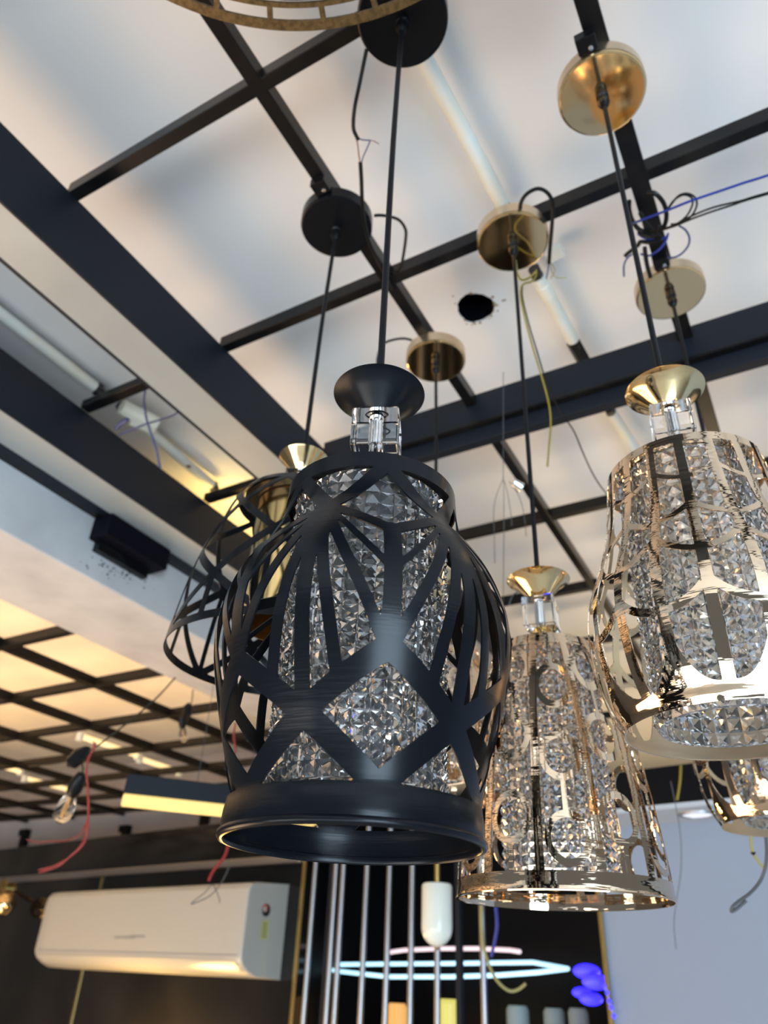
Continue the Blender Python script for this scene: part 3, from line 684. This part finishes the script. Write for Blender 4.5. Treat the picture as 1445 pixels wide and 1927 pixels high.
# LED reflections built as glowing tubes and blobs, and glowing lamps in the bay --------------------------------
def bay(px, py, off): return onw(px, py, -off)
def reflected_led_loop(name, pts, off, r, m, label):  # reflected LED rings, built as glowing tubes inside the bay
    b = MB(); b.tube([bay(x, y, o) for x, y, o in pts], r, 8, 4, smooth=False); return tag(b.build(name, m), label, 'LED strip')
reflected_led_loop('glow_strip', [(572, 1812, .2), (640, 1815, .22), (730, 1814, .3), (850, 1813, .36), (1003, 1811, .36), (1068, 1823, .3), (1010, 1830, .24), (940, 1835, .22), (850, 1838, .2), (730, 1838, .2), (640, 1828, .2), (575, 1817, .2)], 0, .0068, M['reflect_blue'], 'reflection of an ice blue LED loop, built as a glowing tube behind the bars')
reflected_led_loop('glow_strip', [(733, 1792, .38), (760, 1788, .40), (830, 1785, .42), (900, 1785, .42), (960, 1788, .40), (978, 1791, .38)], 0, .0072, M['reflect_pink'], 'reflection of a pale pink LED arc, built as a glowing tube above the blue loop')
def glow_cyl(x0, x1, y0, off, m, label, cat='table lamp'):
    p0 = Vector(bay(x0, y0, off)); p1 = Vector(bay(x1, y0, off)); c = (p0 + p1) / 2; r = (p1 - p0).length / 2
    t = thing('bay_cylinder', (c.x, c.y, -1.85), label, cat)
    b = MB(); b.lathe([(0, c.z), (r * .8, c.z), (r, c.z - .012), (r, c.z - .35), (0, c.z - .35)], (c.x, c.y, 0), 28); b.build('shade', m, t)
    b = MB(); b.lathe([(0, c.z - .35), (.012, c.z - .35), (.012, -1.83), (r, -1.83), (r, -1.85), (0, -1.85)], (c.x, c.y, 0), 20); b.build('stand', M['steel'], t)
glow_cyl(733, 762, 1888, .30, M['lamp_orange'], 'orange glowing cylinder lamp behind the bars at the bottom edge')
glow_cyl(822, 864, 1880, .34, M['lamp_yellow'], 'yellow green glowing cylinder lamp behind the bars at the bottom edge')
glow_cyl(955, 992, 1892, .36, M['pale_reflection'], 'dim pale green reflection built as a cylinder in the bay below the yellow wire')  # this and the next two: pale reflections built as solid cylinders
glow_cyl(1024, 1060, 1897, .36, M['pale_reflection'], 'dim pale blue reflection built as a cylinder in the bay, left of a twin')
glow_cyl(1070, 1104, 1897, .36, M['pale_reflection'], 'dim pale blue reflection built as a cylinder in the bay, nearest the gold trim')
for px, py, off, r, l in ((1104, 1828, .10, .026, 'upper glowing blob for reflected deep blue LED light by the gold trim'), (1122, 1848, .06, .026, 'middle glowing blob for reflected deep blue LED light touching the gold trim'), (1095, 1868, .14, .019, 'lower left glowing blob for reflected deep blue LED light in the bay'), (1112, 1880, .11, .022, 'lowest glowing blob for reflected deep blue LED light in the bay')):  # glowing blobs put in for the blue LED reflections
    p = bay(px, py, off); b = MB(); b.lathe([(r * 1.5 * math.cos(a_), r * .75 * math.sin(a_)) for a_ in np.linspace(-PI / 2, PI / 2, 12)], p, 24); tag(b.build('led_reflection', M['led_deep']), l, 'LED reflection', 'deep blue LED reflections')
b = MB(); P = [onw(x, y, .03) for x, y in ((1137, 1856), (1142, 1868), (1146, 1884), (1150, 1896), (1155, 1912))]; t = thing('led_string', P[2], 'string of small blue LEDs down the right hand gold trim', 'LED string')
b.tube(P, .0022, 6); b.build('wire', M['clear'], t)
for p in P: b = MB(); b.lathe([(0, -.008), (.006, 0), (0, .008)], p, 10); b.build('led', M['led_deep'], t)

# downlights in the soffit ----------------------------------------------------
for (px, py), m, mr, l in (((1087, 1541), 'copper_glow', 'copper', 'copper downlight in the blue grey soffit'), ((1312, 1532), 'down_white', 'silver', 'white round downlight in the blue grey soffit')):
    p = onz(px, py, zw); t = thing('downlight', p, l, 'downlight')
    b = MB(); b.lathe([(.038, -.004), (.048, -.004), (.049, -.0005), (.038, -.0005)], p, 32, closed=True); b.build('bezel', M[mr], t)
    b = MB(); b.lathe([(0, -.003), (.037, -.002), (.037, -.0005), (0, -.0005)], p, 32); b.build('lens', M[m], t)

# wires ------------------------------------------------------------------------
def wire(name, pts, r, m, label, cat='wire', group=None, parent=None, sub=6, kind='z'):
    """pts: (px, py, height) points"""
    P = [onz(x, y, z) if z > .3 else dp(x, y, -z) for x, y, z in pts]
    b = MB(); b.tube(P, r, 8, sub)
    if parent is None: return tag(b.build(name, M[m]), label, cat, group)
    o = b.build(name, M[m], parent)
    return o
w = thing('hanging_cable', onz(682, 330, 1.0), 'spliced black cable hanging from the front canopy to the black canopy behind', 'cable')
wire('cable_sheath', [(690, 92, 1.06), (676, 160, 1.04), (667, 205, 1.02), (665, 240, 1.01), (671, 257, 1.0), (674, 262, 1.0)], .0027, 'wire_black', '', parent=w)
wire('blue_core', [(674, 260, 1.0), (682, 263, 1.0), (692, 264, 1.0), (696, 265, 1.0), (690, 280, 1.0), (683, 296, 1.0), (680, 308, 1.0)], .0009, 'wire_bluegrey', '', parent=w)
wire('brown_core', [(671, 262, 1.0), (673, 272, 1.0), (675, 290, 1.0), (678, 308, 1.0)], .0009, 'wire_brown', '', parent=w)
wire('brown_core', [(695, 264, 1.0), (702, 265, 1.0), (708, 268, 1.0), (713, 271, 1.0)], .0006, 'wire_brown', '', parent=w)
wire('cable_sheath', [(678, 306, 1.0), (680, 340, 1.0), (681, 370, 1.0), (684, 410, 1.01), (690, 440, 1.02), (697, 462, 1.03), (708, 485, 1.04), (722, 512, 1.06), (738, 545, 1.07)], .0030, 'wire_black', '', parent=w)
wire('cable_loop', [(704, 406, 1.065), (715, 405, 1.065), (735, 408, 1.065), (752, 415, 1.065), (763, 432, 1.065), (763, 452, 1.065), (759, 480, 1.065), (755, 500, 1.065), (748, 510, 1.07), (738, 513, 1.075)], .0026, 'wire_black', 'black cable loop beside the second black canopy', 'cable')
w = thing('hanging_cable', onz(1010, 400, 1.06), 'black cable arching over the middle gold canopy with bare blue and brown ends', 'cable')
wire('cable_sheath', [(980, 405, 1.058), (979, 388, 1.06), (985, 372, 1.06), (998, 360, 1.06), (1014, 355, 1.06), (1029, 362, 1.06), (1038, 376, 1.06), (1040, 395, 1.06), (1038, 430, 1.05), (1035, 465, 1.04), (1033, 495, 1.04)], .0032, 'wire_black', '', parent=w)
wire('blue_core', [(1033, 494, 1.04), (1031, 508, 1.04), (1028, 524, 1.04)], .0012, 'wire_bluegrey', '', parent=w)
wire('brown_core', [(1035, 494, 1.04), (1037, 505, 1.04), (1040, 515, 1.04), (1045, 521, 1.04), (1055, 523, 1.04), (1066, 522, 1.04)], .0008, 'wire_olive', '', parent=w)
wire('brown_core', [(1036, 494, 1.04), (1042, 503, 1.04), (1043, 512, 1.04), (1036, 524, 1.04)], .0008, 'wire_olive', '', parent=w)
wire('hanging_wire', [(970, 490, 1.03), (972, 505, 1.02), (976, 520, 1.01), (983, 527, 1.01), (997, 522, 1.02), (1007, 512, 1.03)], .0018, 'wire_yellow', 'short yellow wire curling out of the middle gold canopy', 'wire')
wire('hanging_wire', [(1009, 508, 1.035), (1008, 520, 1.02), (1000, 530, 1.0), (988, 533, .99), (981, 540, .98), (980, 560, .96), (987, 595, .93), (1000, 645, .89), (1015, 695, .85), (1028, 740, .82), (1035, 775, .79), (1036, 805, .77), (1033, 840, .75), (1030, 878, .72)], .0016, 'wire_yellow', 'long yellow wire hanging beside the cable of the gold ring-cut lamp', 'wire')
wire('hanging_wire', [(983, 538, .985), (983, 560, .965), (995, 610, .93), (1010, 660, .91), (1025, 710, .89), (1040, 748, .87), (1062, 785, .85), (1080, 812, .84), (1096, 850, .82), (1112, 885, .81), (1130, 915, .80), (1150, 938, .79)], .0013, 'wire_black', 'thin black wire trailing down right from the middle gold canopy', 'wire')
wire('cable_loop', [(775, 640, 1.06), (760, 637, 1.06), (742, 639, 1.06), (725, 645, 1.06), (715, 658, 1.05), (710, 675, 1.04), (710, 692, 1.03)], .0024, 'wire_black', 'black cable curving left from the gold canopy above the front black cup', 'cable')
wire('hanging_wire', [(1790, 206, 1.07), (1620, 268, 1.02), (1450, 328, 1.0), (1400, 344, 1.0), (1350, 361, 1.0), (1300, 378, 1.0), (1250, 398, 1.01), (1205, 415, 1.03), (1192, 420, 1.05)], .0019, 'wire_blue', 'blue wire running to the right edge from the tangled beam', 'wire')
wire('hanging_wire', [(1200, 440, 1.05), (1215, 449, 1.045), (1240, 451, 1.045), (1253, 446, 1.045), (1257, 440, 1.05), (1252, 455, 1.045), (1240, 470, 1.04), (1222, 481, 1.045), (1206, 478, 1.06)], .0018, 'wire_blue', 'blue wire wound round the steel beam above the rightmost canopy', 'wire')
wire('hanging_wire', [(1278, 425, 1.03), (1290, 433, 1.03), (1297, 447, 1.03), (1295, 462, 1.03), (1284, 476, 1.03), (1270, 484, 1.03), (1257, 485, 1.04)], .0017, 'wire_bluegrey', 'slate blue wire loop right of the steel beam above the rightmost canopy', 'wire')
wire('hanging_wire', [(1190, 478, 1.02), (1180, 486, 1.02), (1174, 500, 1.02), (1174, 520, 1.02)], .0016, 'wire_bluegrey', 'short slate blue wire end hanging left of the steel beam', 'wire')
for dy, l in ((0, 'upper'), (7, 'lower')):
    wire('hanging_wire', [(1790, 262 + dy * .4, 1.07), (1620, 316 + dy * .4, 1.01), (1450, 361 + dy * .4, .99), (1400, 376 + dy * .3, .99), (1380, 381 + dy * .6, .99), (1340, 391 + dy, 1.0), (1300, 407 + dy * .8, 1.01), (1270, 423 + dy * .3, 1.02), (1240, 432 + dy * .3, 1.03), (1200, 436 + dy * .4, 1.05)], .0015, 'wire_black', l + ' black wire of the pair stretched from the beam to the right edge', 'wire', 'pair of black wires')
wire('hanging_wire', [(1255, 395, 1.03), (1268, 377, 1.03), (1285, 367, 1.03), (1300, 371, 1.03), (1303, 384, 1.03), (1293, 405, 1.03), (1275, 420, 1.03), (1262, 422, 1.03)], .0016, 'wire_black', 'inner black wire loop right of the steel beam', 'wire')
wire('hanging_wire', [(1258, 392, 1.025), (1275, 370, 1.025), (1292, 364, 1.025), (1307, 371, 1.025), (1311, 386, 1.025), (1302, 405, 1.025), (1285, 418, 1.025), (1268, 426, 1.025)], .0016, 'wire_black', 'outer black wire loop right of the steel beam', 'wire')
w = thing('cable_tangle', onz(1225, 420, 1.05), 'tangle of thick black cables tied round the beam above the rightmost canopy', 'cable')
wire('cable_turn', [(1218, 362, 1.045), (1232, 364, 1.04), (1246, 378, 1.035), (1253, 396, 1.035), (1253, 415, 1.035), (1245, 432, 1.035), (1225, 437, 1.04), (1203, 432, 1.05), (1190, 415, 1.06), (1184, 395, 1.07), (1184, 378, 1.07)], .0036, 'wire_black', '', parent=w)
wire('cable_turn', [(1204, 400, 1.05), (1215, 420, 1.045), (1235, 440, 1.04), (1242, 448, 1.04), (1225, 456, 1.04), (1205, 455, 1.05), (1200, 462, 1.05), (1182, 476, 1.05), (1176, 482, 1.05)], .0034, 'wire_black', '', parent=w)
wire('cable_turn', [(1213, 465, 1.045), (1215, 485, 1.04), (1219, 505, 1.035), (1224, 522, 1.03)], .0036, 'wire_black', '', parent=w)
wire('cable_turn', [(1242, 425, 1.03), (1234, 440, 1.03), (1222, 445, 1.03), (1205, 440, 1.04)], .0034, 'wire_black', '', parent=w)
# wires in front of the linear lights
wire('hanging_wire', [(273, 735, 1.06), (271, 755, 1.05), (275, 785, 1.03), (284, 815, 1.01), (294, 845, .98), (301, 880, .95)], .0026, 'wire_bluegrey', 'slate blue wire hanging down between the two linear lights', 'wire')
wire('hanging_wire', [(340, 772, 1.03), (325, 782, 1.03), (305, 789, 1.03), (275, 798, 1.03), (245, 810, 1.03), (225, 818, 1.03)], .0022, 'wire_bluegrey', 'slate blue wire crossing sideways between the two linear lights', 'wire')
wire('hanging_cable', [(219, 806, 1.02), (228, 797, 1.02), (240, 789, 1.02)], .0050, 'wire_bluegrey', 'thick dark blue cable end by the taped socket', 'cable')
# left room: red wires, bulbs on a cable
wr = thing('hanging_wires', dp(150, 1500, 1.6), 'bundle of red wires hanging in the left room above the air conditioner', 'wire')
for k in range(4):
    j = lambda s=2.: random.uniform(-s, s)
    D = -1.5
    wire('red_strand', [(178 + j(3), 1395 + j(), D), (176 + j(3), 1408 + j(), D), (166 + j(3), 1425 + j(), D), (163 + j(3), 1450, D), (166 + j(), 1480, D), (167 + j(), 1520, D), (163 + j(3), 1558, D), (155 + j(4), 1585 + j(), D), (136 + j(5), 1610 + j(3), D), (110 + j(3), 1628 + j(3), D), (75 + j(3), 1640 + j(3), D)], .0013, 'wire_red', '', parent=wr)
wire('red_strand', [(160, 1552, -1.5), (150, 1570, -1.5), (125, 1582, -1.5), (95, 1583, -1.5), (72, 1585, -1.5), (50, 1580, -1.5)], .0011, 'wire_red', '', parent=wr)
wire('hanging_wire', [(440, 1560, -1.7), (430, 1590, -1.7), (422, 1613, -1.7), (408, 1630, -1.7), (398, 1645, -1.7), (393, 1657, -1.7)], .0036, 'wire_red', 'red wire hanging in front of the silver rail below the lit linear lamp', 'wire')
wire('hanging_wire', [(443, 1360, -1.7), (440, 1385, -1.7), (443, 1410, -1.7), (438, 1425, -1.7)], .0022, 'wire_red', 'red wire seen through the lower left cut of the front black lamp', 'wire')
def bulb(px, py, D, ang, sc, label, hold=True):
    p = Vector(dp(px, py, D)); ax = Vector(dp(px + 100 * math.sin(ang), py - 100 * math.cos(ang), D)) - p; ax.normalize()
    t = thing('bulb', tuple(p), label, 'bulb')
    s = sc
    b = MB(); b.lathe([(0, -.030 * s), (.010 * s, -.028 * s), (.018 * s, -.018 * s), (.0205 * s, -.004 * s), (.0185 * s, .012 * s), (.013 * s, .028 * s), (.011 * s, .036 * s), (0, .036 * s)], p, 24, axis=ax); b.build('glass', M['bulb_glass'], t)
    b = MB(); b.tube([p + ax * (.028 * s), p + ax * (.004 * s) + Vector((.004 * s, 0, 0)), p - ax * (.014 * s), p + ax * (.006 * s) - Vector((.004 * s, 0, 0)), p + ax * (.030 * s)], .0016 * s, 6); b.build('filament', M['filament'], t)
    b = MB(); b.lathe([(.0115 * s, .034 * s), (.014 * s, .040 * s), (.016 * s, .05 * s), (.0155 * s, .072 * s), (.010 * s, .085 * s), (0, .087 * s)], p, 18, axis=ax); b.build('socket', M['gland'], t)
    return p, ax
bulb(122, 1523, 1.6, .45, 1.0, 'clear filament bulb hanging in a black socket at the left, over the air conditioner')
bulb(345, 1384, 2.4, -.1, .7, 'small clear bulb hanging under the warm grid beside the front black lamp')
wire('festoon_cable', [(330, 1275, -1.75), (290, 1318, -1.7), (240, 1360, -1.65), (195, 1395, -1.62), (168, 1413, -1.6), (150, 1425, -1.6), (156, 1445, -1.6), (153, 1470, -1.6), (145, 1490, -1.6), (139, 1500, -1.6)], .0019, 'wire_dark', 'cable running down across the warm grid to the filament bulb', 'cable')
b = MB(); p = Vector(dp(148, 1424, 1.6)); b.lathe([(0, -.03), (.015, -.02), (.018, .005), (.009, .024), (0, .03)], p, 8, axis=(.6, .2, .6)); tag(b.build('cable_connector', M['gland'], smooth=False), 'black cable connector on the festoon cable above the filament bulb', 'connector')
wire('festoon_cable', [(140, 1428, -1.6), (110, 1436, -1.7), (80, 1440, -1.8), (55, 1442, -1.9)], .0019, 'wire_dark', 'cable running left from the connector along the warm grid', 'cable')
wire('hanging_wire', [(363, 1298, -2.4), (361, 1320, -2.4), (356, 1340, -2.4), (352, 1360, -2.4)], .0018, 'wire_dark', 'thin wire holding the small clear bulb', 'wire')
b = MB(); p = Vector(dp(353, 1336, 2.4)); b.lathe([(0, -.022), (.015, -.018), (.016, .01), (.006, .022), (0, .024)], p, 8); tag(b.build('lamp_holder', M['gland'], smooth=False), 'black lamp holder above the small clear bulb on the warm grid', 'lamp holder')
# clear nylon lines with a small silver fitting
t = thing('hanging_fitting', dp(985, 912, 1.35), 'small chrome fitting with thin wires hanging before the steel channel', 'light fitting')
b = MB(); p = Vector(dp(966, 908, 1.35)); q = Vector(dp(981, 918, 1.35)); b.tube([p, p.lerp(q, .5), q], .0085, 12, 3, .0105); b.build('chrome_body', M['chrome'], t)
for pts in ([(946, 993), (946, 1010), (938, 1010)],): pass
for P in ([(947, 992 - 95), (945, 905), (935, 930), (929, 960), (930, 1010), (931, 1060)], [(947, 897), (948, 930), (948, 1000), (947, 1110), (945, 1180)], [(949, 905), (955, 930), (961, 965), (963, 990)], [(958, 906), (972, 925), (982, 950), (988, 985), (990, 1010)]):
    wire('thin_wire', [(x, y, -1.35) for x, y in P], .0006, 'wire_grey', '', parent=t)
wire('thin_wire', [(947, 700, -1.36), (947, 800, -1.35), (947, 898, -1.35)], .0006, 'wire_grey', '', parent=t)
wire('curled_wire', [(957, 1140, -1.3), (965, 1120, -1.3), (980, 1112, -1.3), (995, 1116, -1.3)], .0011, 'wire_grey', 'curled grey wire left of the acrylic block of the ring-cut lamp', 'wire')
# right side loose wires
wire('hanging_wire', [(906, 1700, -1.9), (905, 1730, -1.9), (908, 1770, -1.9), (918, 1810, -1.9), (935, 1845, -1.9), (957, 1864, -1.9), (975, 1862, -1.9), (989, 1851, -1.9)], .0040, 'wire_olive', 'yellow wire curving up at its end below the gold ring-cut lamp', 'wire')
wire('hanging_wire', [(932, 1700, -1.9), (935, 1740, -1.9), (930, 1775, -1.9), (924, 1800, -1.9)], .0042, 'wire_blue', 'dark blue wire hanging below the gold ring-cut lamp', 'wire')
wire('hanging_wire', [(1281, 1440, -1.2), (1280, 1465, -1.2), (1277, 1488, -1.2), (1274, 1505, -1.2)], .0024, 'wire_yellow', 'yellow wire end hanging under the right bell lamp', 'wire')
wire('hanging_wire', [(1425, 1475, -1.1), (1428, 1495, -1.1), (1423, 1520, -1.1), (1415, 1550, -1.1), (1413, 1580, -1.1), (1417, 1605, -1.1), (1428, 1622, -1.1), (1440, 1636, -1.1)], .0022, 'wire_olive', 'yellow wire with a knot hanging at the right edge', 'wire')
b = MB(); p = Vector(dp(1417, 1605, 1.1)); b.lathe([(0, -.004), (.004, 0), (0, .004)], p, 10); tag(b.build('wire_knot', M['gland']), 'small black knot on the yellow wire at the right edge', 'knot')
wire('grey_cord', [(1424, 1490, -1.0), (1432, 1530, -1.0), (1441, 1575, -1.0), (1442, 1620, -1.0), (1432, 1655, -1.0), (1412, 1680, -1.0), (1390, 1696, -1.0), (1379, 1706, -1.0), (1376, 1715, -1.0), (1384, 1712, -1.0), (1398, 1700, -1.0), (1404, 1694, -1.0)], .0022, 'wire_grey', 'grey cord ending in a loop before the white wall at the right', 'cord')
wire('hanging_line', [(1262, 1470, -1.5), (1274, 1530, -1.5), (1281, 1580, -1.5), (1281, 1640, -1.5), (1272, 1700, -1.5), (1268, 1740, -1.5), (1272, 1786, -1.5)], .0008, 'wire_grey', 'fine nylon line hanging before the white wall', 'nylon line')
# nylon loops before the air conditioner
wire('hanging_line', [(432, 1630, -1.75), (416, 1662, -1.75), (396, 1685, -1.75), (372, 1697, -1.75), (360, 1700, -1.75), (385, 1680, -1.75), (400, 1665, -1.75), (412, 1690, -1.75), (413, 1699, -1.75)], .0012, 'wire_grey', 'looped grey nylon line in front of the air conditioner top', 'nylon line')

# ------------------------------------------------------------------ camera
cam = bpy.data.cameras.new('camera'); co = bpy.data.objects.new('camera', cam); C.objects.link(co)
mw = Matrix.Identity(4)
for i in range(3):
    for k in range(3): mw[i][k] = RM[i][k]
mw.translation = Vector((0, 0, H)); co.matrix_world = mw
cam.sensor_fit = 'HORIZONTAL'; cam.sensor_width = 36; cam.lens = F / 1445 * 36; cam.clip_start = .01
cam.dof.use_dof = True; cam.dof.focus_distance = .50; cam.dof.aperture_fstop = 11
sc = bpy.context.scene; sc.camera = co

# ------------------------------------------------------------------ light: daylight from the open shop front, warm tubes, added fills
w = bpy.data.worlds.new('daylight'); sc.world = w; w.use_nodes = True
nt = w.node_tree; bg = nt.nodes['Background']; bg.inputs[0].default_value = (.78, .89, 1.0, 1); bg.inputs[1].default_value = .22
def area(name, loc, target, size, size_y, power, col):
    l = bpy.data.lights.new(name, 'AREA'); l.shape = 'RECTANGLE'; l.size = size; l.size_y = size_y; l.energy = power; l.color = col
    o = bpy.data.objects.new(name, l); C.objects.link(o); o.location = (loc[0], loc[1], loc[2] + H)
    d = Vector(target) - Vector(loc); o.rotation_euler = d.to_track_quat('-Z', 'Y').to_euler(); return o
area('shopfront_daylight', (3.3, -2.6, -.35), (-.1, 1.4, .75), 1.8, 2.2, 230, (.62, .82, 1.0))
area('side_daylight', (-1.6, -2.2, -1.6), (-.7, .5, 1.2), 2.4, 2.0, 105, (1.0, .98, .95))
area('added_floor_fill', (1.3, -1.5, -1.80), (.2, .9, 1.3), 4.0, 2.6, 155, (.74, .87, 1.0))  # added fill just above the floor, aimed up to brighten the ceiling
area('left_room_floor_bounce', (-3.0, .6, -1.7), (-2.0, 1.0, 1.0), 2.4, 2.4, 138, (1.0, .66, .39))
area('rear_warm_fill', (-.2, 4.2, -.6), (-.4, 2.2, 1.2), 2.2, .9, 42, (1.0, .74, .42))  # added warm fill behind the partition, no fixture here; warms the far ceiling
# added globe lamp, out of view, for the warm glow under the air conditioner
p = wl((a0 + a1) / 2 + .1, .135, -.40)
t = thing('added_globe_lamp', (p[0], p[1], -1.85), 'added warm globe lamp out of view, lighting the underside of the air conditioner', 'floor lamp')
b = MB(); b.lathe([(.11 * math.cos(q), -.40 + .11 * math.sin(q)) for q in np.linspace(-PI / 2, PI / 2, 14)], (p[0], p[1], 0), 28); b.build('globe', mat('warm_globe_lit', (1, .9, .7), .4, 0, (1, .58, .16), 44), t)
b = MB(); b.lathe([(0, -.508), (.012, -.508), (.012, -1.83), (.13, -1.83), (.13, -1.85), (0, -1.85)], (p[0], p[1], 0), 24); b.build('stand', M['steel'], t)
sc.view_settings.view_transform = 'Standard'; sc.view_settings.look = 'None'; sc.view_settings.gamma = 1; sc.view_settings.use_curve_mapping = False
sc.view_settings.exposure = -0.1
cy = sc.cycles
cy.max_bounces = 14; cy.diffuse_bounces = 4; cy.glossy_bounces = 5; cy.transmission_bounces = 12; cy.transparent_max_bounces = 8
cy.caustics_reflective = False; cy.caustics_refractive = False; cy.sample_clamp_indirect = 6; cy.use_denoising = True
